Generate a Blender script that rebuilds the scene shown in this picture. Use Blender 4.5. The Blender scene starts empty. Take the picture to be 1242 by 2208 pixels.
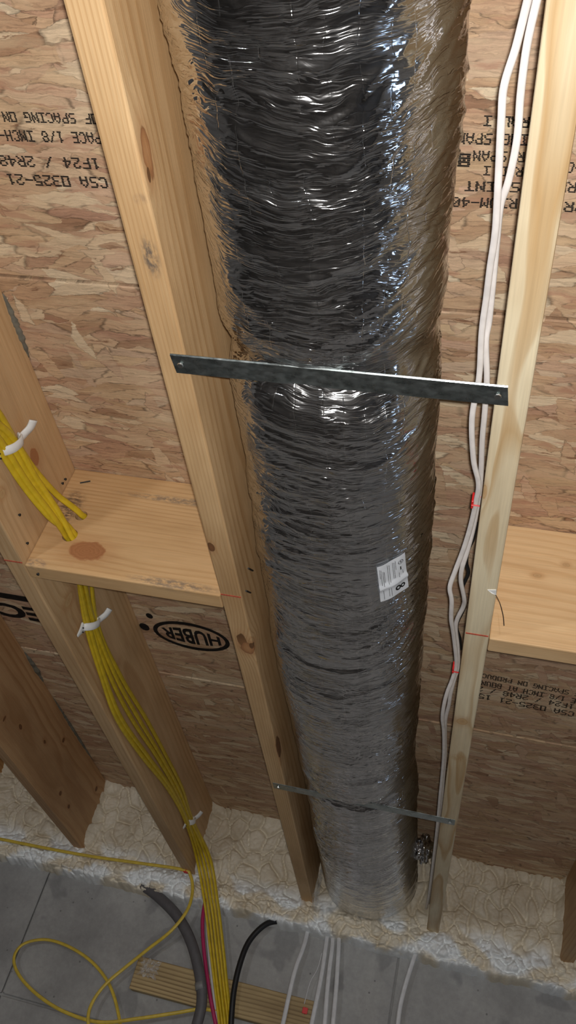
import bpy, bmesh, math, random
import numpy as np
from mathutils import Vector, Matrix

# ------------------------------------------------------------------ camera, light, exposure
SC = bpy.context.scene
COL = SC.collection
R3 = ((0.9671474, -0.1291992, 0.2189372), (0.0889770, -0.6347122, -0.7676090), (0.2381365, 0.7618714, -0.6023645))
CAM = (0.4110739, 0.0, -0.7438338)
FPX = 1866.0                       # focal length in pixels of the 1242 x 2208 frame
cd = bpy.data.cameras.new('camera')
cd.sensor_fit = 'VERTICAL'; cd.sensor_height = 36.0; cd.lens = FPX / 2208 * 36.0
cd.clip_start = 0.01
cam = bpy.data.objects.new('camera', cd); COL.objects.link(cam)
m4 = Matrix(R3).to_4x4(); m4.translation = CAM
cam.matrix_world = m4
SC.camera = cam
SC.view_settings.view_transform = 'Standard'
SC.view_settings.look = 'None'
SC.view_settings.gamma = 1.0
SC.view_settings.use_curve_mapping = False
SC.view_settings.exposure = 0.12

W = bpy.data.worlds.new('world'); SC.world = W; W.use_nodes = True
W.node_tree.nodes['Background'].inputs[0].default_value = (0.55, 0.6, 0.7, 1)
W.node_tree.nodes['Background'].inputs[1].default_value = 0.02

FLASH_W = 46.0
FILL_BULB_E = 600.0
WINDOW_E = 4.5
def flash():
    ld = bpy.data.lights.new('phone_flash', 'POINT'); ld.energy = FLASH_W; ld.color = (1.0, 0.97, 0.93); ld.shadow_soft_size = 0.008
    lo = bpy.data.objects.new('phone_flash', ld); COL.objects.link(lo); lo.location = (CAM[0] + 0.012, -0.022, CAM[2] - 0.004)
flash()

# ------------------------------------------------------------------ helpers
D = 0.2356          # joist depth
S = 0.4064          # joist spacing
T = 0.0381          # joist thickness
YW = 3.0            # face of the foundation wall

def ray(px):
    v = Vector(((px[0] - 621) / FPX, -(px[1] - 1104) / FPX, -1.0))
    return Matrix(R3) @ v
def at(px, ax, val):
    d = ray(px); t = (val - CAM[ax]) / d[ax]
    return Vector(CAM) + d * t
def atx(px, v): return at(px, 0, v)
def aty(px, v): return at(px, 1, v)
def atz(px, v): return at(px, 2, v)

def mesh_obj(name, verts, faces, mat, parent=None, smooth=False, loc=None):
    me = bpy.data.meshes.new(name)
    me.from_pydata([tuple(v) for v in verts], [], faces); me.update()
    if mat: me.materials.append(mat)
    if smooth: me.polygons.foreach_set('use_smooth', [True] * len(me.polygons))
    o = bpy.data.objects.new(name, me); COL.objects.link(o)
    if loc: o.location = loc
    if parent: o.parent = parent
    return o
def bm_obj(name, bm, mat, parent=None, smooth=False, loc=None):
    me = bpy.data.meshes.new(name); bm.normal_update(); bm.to_mesh(me); bm.free()
    if mat: me.materials.append(mat)
    if smooth: me.polygons.foreach_set('use_smooth', [True] * len(me.polygons))
    o = bpy.data.objects.new(name, me); COL.objects.link(o)
    if loc: o.location = loc
    if parent: o.parent = parent
    return o
def tag(o, label=None, cat=None, group=None, kind=None):
    if label: o['label'] = label
    if cat: o['category'] = cat
    if group: o['group'] = group
    if kind: o['kind'] = kind
    return o
def empty(name, loc=(0, 0, 0)):
    o = bpy.data.objects.new(name, None); COL.objects.link(o); o.location = loc; o.empty_display_size = 0.05
    return o
def box_bm(x0, x1, y0, y1, z0, z1, bev=0.0, seg=2):
    bm = bmesh.new()
    vs = [bm.verts.new((x, y, z)) for x in (x0, x1) for y in (y0, y1) for z in (z0, z1)]
    for f in ((0, 1, 3, 2), (4, 6, 7, 5), (0, 4, 5, 1), (2, 3, 7, 6), (0, 2, 6, 4), (1, 5, 7, 3)):
        bm.faces.new([vs[i] for i in f])
    bmesh.ops.recalc_face_normals(bm, faces=bm.faces)
    if bev > 0:
        bmesh.ops.bevel(bm, geom=list(bm.edges), offset=bev, segments=seg, affect='EDGES', profile=0.5)
    return bm
def catmull(P, n):
    P = [Vector(p) for p in P]
    P = [P[0] * 2 - P[1]] + P + [P[-1] * 2 - P[-2]]
    out = []
    k = len(P) - 3
    for i in range(k):
        a, b, c, d = P[i:i + 4]
        for j in range(n):
            t = j / n
            out.append(0.5 * ((2 * b) + (c - a) * t + (2 * a - 5 * b + 4 * c - d) * t * t + (3 * b - a - 3 * c + d) * t ** 3))
    out.append(P[-2])
    return out
def oval(a, b, n=12, p=2.0):
    r = []
    for i in range(n):
        t = 2 * math.pi * i / n
        c, s = math.cos(t), math.sin(t)
        r.append((a * math.copysign(abs(c) ** (2 / p), c), b * math.copysign(abs(s) ** (2 / p), s)))
    return r
def sweep(pts, prof, up=(0, 0, 1), twist=None, scale=None):
    """closed profile swept along pts; up = direction of the profile's second axis"""
    n = len(pts); m = len(prof); V = []; F = []
    u = Vector(up)
    for i, p in enumerate(pts):
        t = (pts[min(i + 1, n - 1)] - pts[max(i - 1, 0)]).normalized()
        b = u - t * u.dot(t)
        if b.length < 1e-4: b = Vector((1, 0, 0)) - t * t.x
        b.normalize(); a = t.cross(b).normalized()
        if twist:
            w = twist[i] if hasattr(twist, '__len__') else twist * i / n
            a, b = a * math.cos(w) + b * math.sin(w), b * math.cos(w) - a * math.sin(w)
        k = scale[i] if scale else 1.0
        for q in prof: V.append(p + a * (q[0] * k) + b * (q[1] * k))
        u = b if not twist else u
    for i in range(n - 1):
        for j in range(m):
            F.append((i * m + j, i * m + (j + 1) % m, (i + 1) * m + (j + 1) % m, (i + 1) * m + j))
    F.append(tuple(range(m - 1, -1, -1))); F.append(tuple(range((n - 1) * m, n * m)))
    return V, F

# ---- numpy noise
def _hash(ix, iy, seed):
    h = (ix.astype(np.int64) * 374761393 + iy.astype(np.int64) * 668265263 + seed * 1442695041) & 0x7fffffff
    h = ((h ^ (h >> 13)) * 1274126177) & 0x7fffffff
    return ((h ^ (h >> 16)) & 0xffff) / 65535.0
def vnoise(x, y, seed=0):
    ix = np.floor(x); iy = np.floor(y); fx = x - ix; fy = y - iy
    def g(dx, dy):
        a = _hash(ix + dx, iy + dy, seed) * 6.2831853
        return np.cos(a) * (fx - dx) + np.sin(a) * (fy - dy)
    u = fx ** 3 * (fx * (fx * 6 - 15) + 10); v = fy ** 3 * (fy * (fy * 6 - 15) + 10)
    a = g(0, 0) * (1 - u) + g(1, 0) * u; b = g(0, 1) * (1 - u) + g(1, 1) * u
    return (a * (1 - v) + b * v) * 1.5
def worley(x, y, seed=0):
    ix = np.floor(x); iy = np.floor(y); f1 = np.full(x.shape, 9.0); f2 = np.full(x.shape, 9.0); cid = np.zeros(x.shape)
    for dx in (-1, 0, 1):
        for dy in (-1, 0, 1):
            cx = ix + dx; cy = iy + dy
            px = cx + _hash(cx, cy, seed); py = cy + _hash(cx, cy, seed + 7)
            d = np.hypot(x - px, y - py)
            c = _hash(cx, cy, seed + 3)
            near = d < f1
            f2 = np.where(near, f1, np.minimum(f2, d)); cid = np.where(near, c, cid); f1 = np.where(near, d, f1)
    return f1, f2, cid
def grid_faces(nu, nv):
    i = np.arange(nu - 1)[:, None]; j = np.arange(nv - 1)[None, :]
    a = (i * nv + j).ravel()
    return np.stack([a, a + 1, a + nv + 1, a + nv], 1)

# ------------------------------------------------------------------ materials
class NT:
    def __init__(s, name):
        s.m = bpy.data.materials.new(name); s.m.use_nodes = True
        s.t = s.m.node_tree; s.t.nodes.clear()
        s.out = s.t.nodes.new('ShaderNodeOutputMaterial')
        s.b = s.t.nodes.new('ShaderNodeBsdfPrincipled')
        s.t.links.new(s.b.outputs[0], s.out.inputs[0])
    def put(s, sock, v):
        if isinstance(v, bpy.types.NodeSocket): s.t.links.new(v, sock)
        elif v is not None:
            if isinstance(v, (tuple, list)) and len(v) == 3 and sock.type == 'RGBA': v = (*v, 1)
            sock.default_value = v
    def n(s, typ, **kw):
        nd = s.t.nodes.new(typ)
        for k, v in kw.items(): setattr(nd, k, v)
        return nd
    def math(s, op, a, b=None, c=None, clamp=False):
        nd = s.n('ShaderNodeMath', operation=op, use_clamp=clamp)
        s.put(nd.inputs[0], a)
        if b is not None: s.put(nd.inputs[1], b)
        if c is not None: s.put(nd.inputs[2], c)
        return nd.outputs[0]
    def vec(s, op, a, b=None, sc=None):
        nd = s.n('ShaderNodeVectorMath', operation=op)
        s.put(nd.inputs[0], a)
        if b is not None: s.put(nd.inputs[1], b)
        if sc is not None: s.put(nd.inputs['Scale'], sc)
        return nd.outputs['Value'] if op in ('LENGTH', 'DOT_PRODUCT', 'DISTANCE') else nd.outputs[0]
    def noise(s, v, scale=1.0, detail=2.0, rough=0.5, dist=0.0, color=False):
        nd = s.n('ShaderNodeTexNoise'); s.put(nd.inputs['Vector'], v)
        nd.inputs['Scale'].default_value = scale; nd.inputs['Detail'].default_value = detail
        nd.inputs['Roughness'].default_value = rough; nd.inputs['Distortion'].default_value = dist
        return nd.outputs['Color' if color else 'Fac']
    def voro(s, v, feature='F1', scale=1.0, rnd=1.0, dim='2D'):
        nd = s.n('ShaderNodeTexVoronoi', feature=feature, voronoi_dimensions=dim); s.put(nd.inputs['Vector'], v)
        nd.inputs['Scale'].default_value = scale; nd.inputs['Randomness'].default_value = rnd
        return nd
    def ramp(s, f, stops, interp='LINEAR'):
        nd = s.n('ShaderNodeValToRGB'); s.put(nd.inputs[0], f); cr = nd.color_ramp; cr.interpolation = interp
        while len(cr.elements) < len(stops): cr.elements.new(0.5)
        for e, (p, c) in zip(cr.elements, stops):
            e.position = p; e.color = (*c, 1) if isinstance(c, (tuple, list)) else (c, c, c, 1)
        return nd.outputs[0]
    def mix(s, f, a, b, blend='MIX'):
        nd = s.n('ShaderNodeMix', data_type='RGBA', blend_type=blend)
        s.put(nd.inputs[0], f); s.put(nd.inputs[6], a); s.put(nd.inputs[7], b)
        return nd.outputs[2]
    def smooth(s, v, lo, hi, a=0.0, b=1.0):
        nd = s.n('ShaderNodeMapRange', interpolation_type='SMOOTHSTEP')
        s.put(nd.inputs[0], v); nd.inputs[1].default_value = lo; nd.inputs[2].default_value = hi
        nd.inputs[3].default_value = a; nd.inputs[4].default_value = b
        return nd.outputs[0]
    def obj(s): return s.n('ShaderNodeTexCoord').outputs['Object']
    def bump(s, h, dist=0.001, strength=1.0, normal=None):
        nd = s.n('ShaderNodeBump'); s.put(nd.inputs['Height'], h)
        nd.inputs['Distance'].default_value = dist; nd.inputs['Strength'].default_value = strength
        if normal is not None: s.put(nd.inputs['Normal'], normal)
        return nd.outputs[0]
    def set(s, **kw):
        names = dict(color='Base Color', rough='Roughness', metal='Metallic', normal='Normal', spec='Specular IOR Level', coat='Coat Weight',
                     alpha='Alpha', trans='Transmission Weight', ecol='Emission Color', estr='Emission Strength', sss='Subsurface Weight', ior='IOR')
        for k, v in kw.items(): s.put(s.b.inputs[names[k]], v)
        return s.m

def plain(name, color, rough=0.5, metal=0.0, var=0.06, scale=60.0, spec=0.4):
    k = NT(name); o = k.obj()
    f = k.noise(o, scale, 3)
    c = k.mix(k.smooth(f, 0.35, 0.65), tuple(x * (1 - var) for x in color), tuple(min(1, x * (1 + var)) for x in color))
    return k.set(color=c, rough=rough, metal=metal, spec=spec)

def wood(name, light, dark, axis='Y', center=(0.02, 0.3), freq=140.0, seed=0.0, amp=0.03, ring=0.75, knots=(), stains=(), wavy=0.8, rough=0.55):
    """lumber: growth rings about a pith line along the grain, with knots (p, radii, kind)"""
    k = NT(name); o = k.obj()
    sx = k.n('ShaderNodeSeparateXYZ'); k.put(sx.inputs[0], o)
    cb = k.n('ShaderNodeCombineXYZ')
    a, b, c = (sx.outputs[0], sx.outputs[1], sx.outputs[2]) if axis == 'Y' else (sx.outputs[1], sx.outputs[0], sx.outputs[2])
    k.put(cb.inputs[0], a); k.put(cb.inputs[1], b); k.put(cb.inputs[2], c); P = cb.outputs[0]
    Ps = k.vec('ADD', P, (seed * 3.7, seed * 1.3, seed * 2.1))
    w1 = k.noise(k.vec('MULTIPLY', Ps, (4, wavy, 4)), 1.0, 2, color=True)
    w1 = k.vec('SCALE', k.vec('SUBTRACT', w1, (0.5, 0.5, 0.5)), sc=amp)
    w2 = k.noise(k.vec('MULTIPLY', Ps, (30, 4, 30)), 1.0, 2, color=True)
    w2 = k.vec('SCALE', k.vec('SUBTRACT', w2, (0.5, 0.5, 0.5)), sc=amp * 0.09)
    q = k.vec('ADD', k.vec('ADD', P, w1), w2)
    q = k.vec('MULTIPLY', k.vec('SUBTRACT', q, (center[0], 0, center[1])), (1, 0, 1))
    r = k.vec('LENGTH', q)
    ds = []
    for (p, rad, kind) in knots:
        pp = p if axis == 'Y' else (p[1], p[0], p[2]); rr = rad if axis == 'Y' else (rad[1], rad[0], rad[2])
        dv = k.vec('DIVIDE', k.vec('SUBTRACT', P, pp), rr)
        jit = k.math('MULTIPLY', k.math('SUBTRACT', k.noise(k.vec('MULTIPLY', Ps, (90, 50, 90)), 1.0, 2), 0.5), 0.55)
        d = k.math('ADD', k.vec('LENGTH', dv), jit); ds.append((d, kind))
        e = k.math('POWER', 2.718, k.math('MULTIPLY', k.math('MULTIPLY', d, d), -0.16))
        r = k.math('ADD', r, k.math('MULTIPLY', e, max(0.006, 0.35 * min(rad))))
    f = k.math('FRACT', k.math('MULTIPLY', r, freq))
    g = k.ramp(f, [(0.0, 0.0), (0.45, 0.06), (0.82, 1.0), (0.93, 0.75), (1.0, 0.0)])
    vis = k.smooth(k.noise(k.vec('MULTIPLY', Ps, (12, 1.5, 12)), 1.0, 2), 0.3, 0.7, 0.35, 1.0)
    g = k.math('MULTIPLY', k.math('MULTIPLY', g, ring), vis)
    col = k.mix(g, light, dark)
    blot = k.noise(k.vec('MULTIPLY', Ps, (9, 2.2, 9)), 1.0, 4, 0.6)
    col = k.mix(k.smooth(blot, 0.35, 0.7), col, k.mix(0.5, col, tuple(x * 0.8 for x in dark)), 'MIX')
    fib = k.noise(k.vec('MULTIPLY', Ps, (420, 10, 420)), 1.0, 3)
    col = k.mix(0.55, col, k.ramp(fib, [(0.25, 0.72), (0.75, 1.0)]), 'MULTIPLY')
    for d, kind in ds:
        if kind == 'hole': kc = (0.012, 0.006, 0.004)
        elif kind == 'dark': kc = k.ramp(d, [(0.0, (0.10, 0.035, 0.018)), (0.7, (0.05, 0.018, 0.01)), (1.0, (0.02, 0.01, 0.006))])
        elif kind == 'soft': kc = k.ramp(d, [(0.0, (0.50, 0.34, 0.17)), (0.7, (0.60, 0.44, 0.24)), (1.0, (0.48, 0.31, 0.14))])
        elif kind == 'tan': kc = k.ramp(d, [(0.0, (0.50, 0.27, 0.13)), (0.6, (0.42, 0.21, 0.09)), (0.86, (0.30, 0.13, 0.06)), (1.0, (0.10, 0.04, 0.02))])
        else:
            rr_ = k.math('FRACT', k.math('MULTIPLY', d, 4.5))
            kc = k.mix(k.math('MULTIPLY', rr_, 0.6), (0.40, 0.17, 0.075), (0.21, 0.08, 0.035))
        lo, hi = (0.9, 1.06)
        col = k.mix(k.smooth(d, lo, hi, 1.0, 0.0), col, kc)
        col = k.mix(k.smooth(d, 0.9, 2.4, 0.35, 0.0), col, (0.42, 0.20, 0.08))
    for (p, rad, sc, amt) in stains:
        pp = p if axis == 'Y' else (p[1], p[0], p[2]); rr = rad if axis == 'Y' else (rad[1], rad[0], rad[2])
        d = k.vec('LENGTH', k.vec('DIVIDE', k.vec('SUBTRACT', P, pp), rr))
        br = k.noise(k.vec('MULTIPLY', Ps, (160, 60, 160)), 1.0, 4, 0.7)
        fac = k.math('MULTIPLY', k.smooth(d, 0.3, 1.1, 1.0, 0.0), k.smooth(br, 0.38, 0.6, 0.0, amt))
        col = k.mix(fac, col, sc)
    h = k.math('ADD', k.math('MULTIPLY', g, 0.5), fib)
    return k.set(color=col, rough=rough, spec=0.25, normal=k.bump(h, 0.0006, 0.5))

def osb_material():
    k = NT('oriented_strand_board'); o = k.obj()
    sxy = k.vec('MULTIPLY', o, (1, 1, 0))
    def rot(v, ang):
        nd = k.n('ShaderNodeVectorRotate', rotation_type='Z_AXIS'); k.put(nd.inputs['Vector'], v); nd.inputs['Angle'].default_value = ang
        return nd.outputs[0]
    wz = k.vec('SCALE', k.vec('SUBTRACT', k.noise(sxy, 16, 3, color=True), (0.5, 0.5, 0.5)), sc=0.022)
    wz2 = k.vec('SCALE', k.vec('SUBTRACT', k.noise(k.vec('MULTIPLY', sxy, (32, 150, 1)), 1, 4, 0.65, color=True), (0.5, 0.5, 0.5)), sc=0.012)
    base = k.vec('ADD', k.vec('ADD', sxy, wz), wz2)
    pal = [(0.0, (0.36, 0.20, 0.12)), (0.08, (0.56, 0.37, 0.22)), (0.24, (0.53, 0.32, 0.21)), (0.38, (0.65, 0.46, 0.28)),
           (0.54, (0.60, 0.39, 0.27)), (0.68, (0.71, 0.53, 0.35)), (0.84, (0.80, 0.66, 0.47)), (0.95, (0.47, 0.27, 0.18)), (1.0, (0.6, 0.42, 0.25))]
    col = None; hgt = None
    for i, (ang, sc, thr) in enumerate(((0.05, (9, 40), None), (-0.6, (10, 34), 0.7), (0.5, (10, 36), 0.72), (-0.16, (10, 52), 0.5), (0.2, (8, 44), 0.6), (-1.2, (13, 40), 0.93))):
        v = k.vec('MULTIPLY', rot(k.vec('ADD', base, (i * 3.3, i * 1.7, 0)), ang), (sc[0] * 1.2, sc[1] * 1.25, 1))
        vo = k.voro(v, 'F1'); sp = k.n('ShaderNodeSeparateColor'); k.put(sp.inputs[0], vo.outputs['Color'])
        ed = k.voro(v, 'DISTANCE_TO_EDGE').outputs['Distance']
        c = k.ramp(sp.outputs[0], pal, 'LINEAR')
        edge = k.smooth(ed, 0.0, 0.07, 0.42, 1.0)
        gate = k.noise(k.vec('ADD', sxy, (i * 9.1, 3, 0)), 24, 2)
        edge = k.math('MAXIMUM', edge, k.smooth(gate, 0.42, 0.56, 0.0, 1.0))
        c = k.mix(1.0, c, edge, 'MULTIPLY')
        if col is None: col = c; hgt = sp.outputs[1]
        else:
            msk = k.math('GREATER_THAN', sp.outputs[1], thr)
            col = k.mix(msk, col, c); 
            hgt = k.math('ADD', k.math('MULTIPLY', k.math('SUBTRACT', 1.0, msk), hgt), k.math('MULTIPLY', msk, k.math('ADD', sp.outputs[2], 0.4)))
    col = k.mix(0.06, col, (0.58, 0.41, 0.26))
    fib = k.noise(k.vec('MULTIPLY', base, (16, 380, 1)), 1, 5, 0.68)
    col = k.mix(0.8, col, k.ramp(fib, [(0.34, 0.52), (0.5, 0.9), (0.64, 1.12)]), 'MULTIPLY')
    big = k.noise(k.vec('MULTIPLY', base, (5, 30, 1)), 1, 4, 0.65)
    col = k.mix(k.smooth(big, 0.42, 0.7, 0, 0.45), col, (0.75, 0.58, 0.38))
    dk = k.noise(k.vec('ADD', k.vec('MULTIPLY', base, (11, 95, 1)), (4, 9, 0)), 1, 3, 0.6)
    col = k.mix(k.smooth(dk, 0.63, 0.71, 0, 0.8), col, (0.21, 0.10, 0.055))
    rd = k.noise(k.vec('ADD', k.vec('MULTIPLY', base, (9, 55, 1)), (14, 2, 0)), 1, 3, 0.6)
    col = k.mix(k.smooth(rd, 0.56, 0.66, 0, 0.55), col, (0.46, 0.25, 0.165))
    h = k.math('ADD', k.math('MULTIPLY', hgt, 0.7), k.math('MULTIPLY', fib, 0.6))
    return k.set(color=col, rough=0.62, spec=0.3, normal=k.bump(h, 0.0016, 0.7))

def foil_material():
    k = NT('foil_jacket'); uv = k.n('ShaderNodeUVMap').outputs[0]
    wz = k.vec('SCALE', k.vec('SUBTRACT', k.noise(uv, 9, 3, color=True), (0.5, 0.5, 0.5)), sc=0.06)
    v = k.vec('ADD', uv, wz)
    f1 = k.voro(k.vec('MULTIPLY', v, (16, 60, 1)), 'F1').outputs['Distance']
    f2 = k.voro(k.vec('MULTIPLY', v, (38, 190, 1)), 'F1').outputs['Distance']
    cr = k.math('ABSOLUTE', k.math('SUBTRACT', k.noise(k.vec('MULTIPLY', v, (10, 75, 1)), 1, 3, 0.6), 0.5))
    cr = k.smooth(cr, 0.0, 0.07, 1.0, 0.0)
    sp = k.n('ShaderNodeSeparateXYZ'); k.put(sp.inputs[0], k.vec('ADD', uv, k.vec('SCALE', wz, sc=0.6)))
    def line(c, per, off=0.0):
        f = k.math('FRACT', k.math('ADD', k.math('DIVIDE', c, per), off))
        return k.smooth(k.math('ABSOLUTE', k.math('SUBTRACT', f, 0.5)), 0.0, 0.035, 1.0, 0.0)
    scrim = k.math('MAXIMUM', line(sp.outputs[0], 0.024), line(sp.outputs[1], 0.033, 0.2))
    h = k.math('ADD', k.math('MULTIPLY', f1, 0.65), k.math('MULTIPLY', f2, 0.28))
    h = k.math('ADD', h, k.math('MULTIPLY', cr, 0.4))
    scrim = k.math('MULTIPLY', scrim, k.smooth(k.noise(k.vec('MULTIPLY', uv, (40, 30, 1)), 1, 2), 0.42, 0.6))
    h = k.math('ADD', h, k.math('MULTIPLY', scrim, 0.16))
    msk = k.smooth(k.noise(k.vec('MULTIPLY', v, (7, 11, 1)), 1, 3, 0.6), 0.36, 0.64, 0.3, 1.0)
    su = k.n('ShaderNodeSeparateXYZ'); k.put(su.inputs[0], uv)
    st = k.voro(k.vec('MULTIPLY', k.vec('ADD', v, k.vec('SCALE', wz, sc=0.8)), (24, 230, 1)), 'F1').outputs['Distance']
    h = k.math('ADD', k.math('MULTIPLY', h, msk), k.math('MULTIPLY', st, k.smooth(su.outputs[0], -0.10, -0.02, 0.75, 0.1)))
    n = k.bump(h, 0.0025, 0.68)
    haze = k.noise(k.vec('MULTIPLY', v, (6, 9, 1)), 1, 4, 0.65)
    rough = k.smooth(haze, 0.40, 0.76, 0.07, 0.26)
    col = k.mix(scrim, (0.69, 0.69, 0.70), (0.86, 0.86, 0.86))
    return k.set(color=col, metal=1.0, rough=rough, normal=n)

def concrete_material():
    k = NT('poured_concrete'); o = k.obj()
    a = k.noise(o, 3.2, 6, 0.65); b = k.noise(o, 60, 4, 0.7); c = k.noise(k.vec('ADD', o, (5, 2, 1)), 5.5, 3, 0.5, 0.6)
    col = k.ramp(a, [(0.3, (0.27, 0.265, 0.26)), (0.5, (0.37, 0.365, 0.355)), (0.7, (0.46, 0.455, 0.44))])
    col = k.mix(k.smooth(c, 0.56, 0.62, 0, 0.45), col, (0.16, 0.16, 0.165))
    col = k.mix(0.45, col, k.ramp(b, [(0.3, 0.7), (0.7, 1.05)]), 'MULTIPLY')
    pit = k.voro(k.vec('SCALE', o, sc=1.0), 'F1', 22, 1, '3D').outputs['Distance']
    col = k.mix(k.smooth(pit, 0.03, 0.09, 0.7, 0.0), col, (0.09, 0.09, 0.09))
    return k.set(color=col, rough=0.78, spec=0.3, normal=k.bump(k.math('ADD', a, k.math('MULTIPLY', b, 0.4)), 0.003, 0.5))

def foam_material():
    k = NT('spray_foam'); o = k.obj()
    at_ = k.n('ShaderNodeAttribute', attribute_name='painted_light').outputs['Fac']
    a = k.noise(o, 14, 4, 0.6); b = k.noise(o, 160, 3, 0.6)
    col = k.ramp(a, [(0.3, (0.66, 0.57, 0.43)), (0.52, (0.76, 0.68, 0.54)), (0.75, (0.82, 0.75, 0.61))])
    col = k.mix(at_, col, (0.86, 0.88, 0.88))  # cool light on the lower edge mixed into the foam colour
    col = k.mix(0.35, col, k.ramp(b, [(0.3, 0.75), (0.7, 1.05)]), 'MULTIPLY')
    return k.set(color=col, rough=0.5, spec=0.35, normal=k.bump(k.math('ADD', b, a), 0.0022, 0.5))

def galvanized():
    k = NT('galvanized_steel'); o = k.obj()
    a = k.noise(k.vec('MULTIPLY', o, (60, 120, 120)), 1, 4, 0.65); c = k.noise(o, 45, 4, 0.7)
    col = k.ramp(c, [(0.3, (0.36, 0.42, 0.42)), (0.7, (0.56, 0.61, 0.61))])
    return k.set(color=col, metal=1.0, rough=k.smooth(a, 0.3, 0.7, 0.24, 0.42), normal=k.bump(a, 0.0003, 0.25))

OSB = osb_material(); CONC = concrete_material(); FOAM = foam_material(); FOIL = foil_material(); GALV = galvanized()
INK = plain('black_ink', (0.018, 0.016, 0.015), 0.8, var=0.2, spec=0.1)
YEL = plain('yellow_sheath', (0.62, 0.44, 0.02), 0.38, var=0.08)
YEL2 = plain('pale_yellow_sheath', (0.62, 0.45, 0.06), 0.4, var=0.08)
WHT = plain('white_sheath', (0.72, 0.68, 0.66), 0.4, var=0.05)
WHT2 = plain('grey_white_sheath', (0.62, 0.62, 0.63), 0.4, var=0.05)
PNK = plain('magenta_sheath', (0.42, 0.02, 0.10), 0.4)
GRY = plain('grey_sheath', (0.105, 0.10, 0.105), 0.55)
BLK = plain('black_sheath', (0.012, 0.012, 0.013), 0.45)
REDP = plain('red_plastic', (0.62, 0.02, 0.02), 0.4)
CLIP = plain('white_clip_plastic', (0.80, 0.80, 0.78), 0.5, var=0.04)
CHALK = plain('red_chalk', (0.50, 0.09, 0.05), 0.9, var=0.25, scale=300)
GLUE = plain('subfloor_adhesive', (0.16, 0.15, 0.12), 0.7, var=0.2)
PAPER = plain('label_paper', (0.80, 0.83, 0.88), 0.55, var=0.02)
SCREW = plain('zinc_screw', (0.72, 0.72, 0.70), 0.28, 1.0)
NAILM = plain('dark_nail', (0.05, 0.05, 0.05), 0.5, 0.8)
def film_material():
    k = NT('clear_film'); o = k.obj()
    f = k.noise(o, 90, 3)
    mixs = k.n('ShaderNodeMixShader'); tr = k.n('ShaderNodeBsdfTransparent')
    k.t.links.new(tr.outputs[0], mixs.inputs[1]); k.t.links.new(k.b.outputs[0], mixs.inputs[2])
    k.put(mixs.inputs[0], k.smooth(f, 0.35, 0.7, 0.12, 0.5)); k.t.links.new(mixs.outputs[0], k.out.inputs[0])
    return k.set(color=(0.8, 0.8, 0.8), rough=0.15, spec=0.8)
FILM = film_material()

# ------------------------------------------------------------------ the room
XL, XR, YB, ZF = -3.4, 3.2, -4.2, -2.35
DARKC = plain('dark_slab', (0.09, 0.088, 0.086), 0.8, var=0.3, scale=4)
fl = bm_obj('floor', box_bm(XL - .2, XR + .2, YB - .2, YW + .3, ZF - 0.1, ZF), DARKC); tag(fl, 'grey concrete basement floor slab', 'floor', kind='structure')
WALLM = CONC
# foundation wall with its form panels
wb = bm_obj('wall_back', box_bm(XL - .2, XR + .2, YW + 0.012, YW + 0.22, ZF, 0.0), CONC)
tag(wb, 'grey poured concrete foundation wall under the foam', 'wall', kind='structure')
jx = [-0.875 + 1.208 * i for i in range(-2, 4)]
jx = [XL - .2] + [x for x in jx if XL < x < XR] + [XR + .2]
jz = [(-0.470, 0.0), (-1.39, -0.474), (ZF, -1.394)]
for i in range(len(jx) - 1):
    for (z0, z1) in jz:
        dy = 0.0015 * ((i * 7 + int(-z0 * 10)) % 3)
        b = bm_obj('concrete_panel', box_bm(jx[i] + 0.002, jx[i + 1] - 0.002, YW + dy, YW + 0.02, z0 + 0.002, z1, 0.0025, 1), CONC, wb)
for nm, x0, x1 in (('wall_left', XL - .2, XL),):
    tag(bm_obj(nm, box_bm(x0, x1, YB, YW, ZF, 0.0), CONC), 'grey concrete side wall of the basement', 'wall', kind='structure')
wy0, wy1, wz0, wz1 = 1.15, 1.95, -1.80, -1.38
tag(bm_obj('wall_front', box_bm(XL - .2, XR + .2, YB - .2, YB, ZF, 0.0), CONC), 'grey concrete end wall of the basement', 'wall', kind='structure')
bm = box_bm(XR, XR + .2, YB, wy0, ZF, 0.0)
for (y0, y1, z0, z1) in ((wy1, YW, ZF, 0.0), (wy0, wy1, ZF, wz0), (wy0, wy1, wz1, 0.0)):
    b2 = box_bm(XR, XR + .2, y0, y1, z0, z1); me = bpy.data.meshes.new('t'); b2.to_mesh(me); b2.free(); bm.from_mesh(me); bpy.data.meshes.remove(me)
tag(bm_obj('wall_right', bm, CONC), 'grey concrete side wall with a window opening', 'wall', kind='structure')
kd = NT('daylight_pane')
DAY = kd.set(color=(0.3, 0.35, 0.4), ecol=(0.50, 0.70, 1.0), estr=WINDOW_E)
VINYL = plain('white_vinyl', (0.75, 0.75, 0.75), 0.4)
bm = bmesh.new()
for (y0, y1, z0, z1) in ((wy0, wy0 + .05, wz0, wz1), (wy1 - .05, wy1, wz0, wz1), (wy0 + .05, wy1 - .05, wz0, wz0 + .05), (wy0 + .05, wy1 - .05, wz1 - .05, wz1), ((wy0 + wy1) / 2 - .025, (wy0 + wy1) / 2 + .025, wz0 + .05, wz1 - .05)):
    b2 = box_bm(XR + .08, XR + .14, y0, y1, z0, z1, 0.004, 1); me = bpy.data.meshes.new('t'); b2.to_mesh(me); b2.free(); bm.from_mesh(me); bpy.data.meshes.remove(me)
wn = bm_obj('window_1', bm, VINYL); tag(wn, 'white vinyl basement window with daylight behind', 'window', kind='structure')
for (y0, y1) in ((wy0 + .05, (wy0 + wy1) / 2 - .025), ((wy0 + wy1) / 2 + .025, wy1 - .05)):
    bm_obj('pane', box_bm(XR + .105, XR + .112, y0, y1, wz0 + .05, wz1 - .05), DAY, wn)

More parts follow.
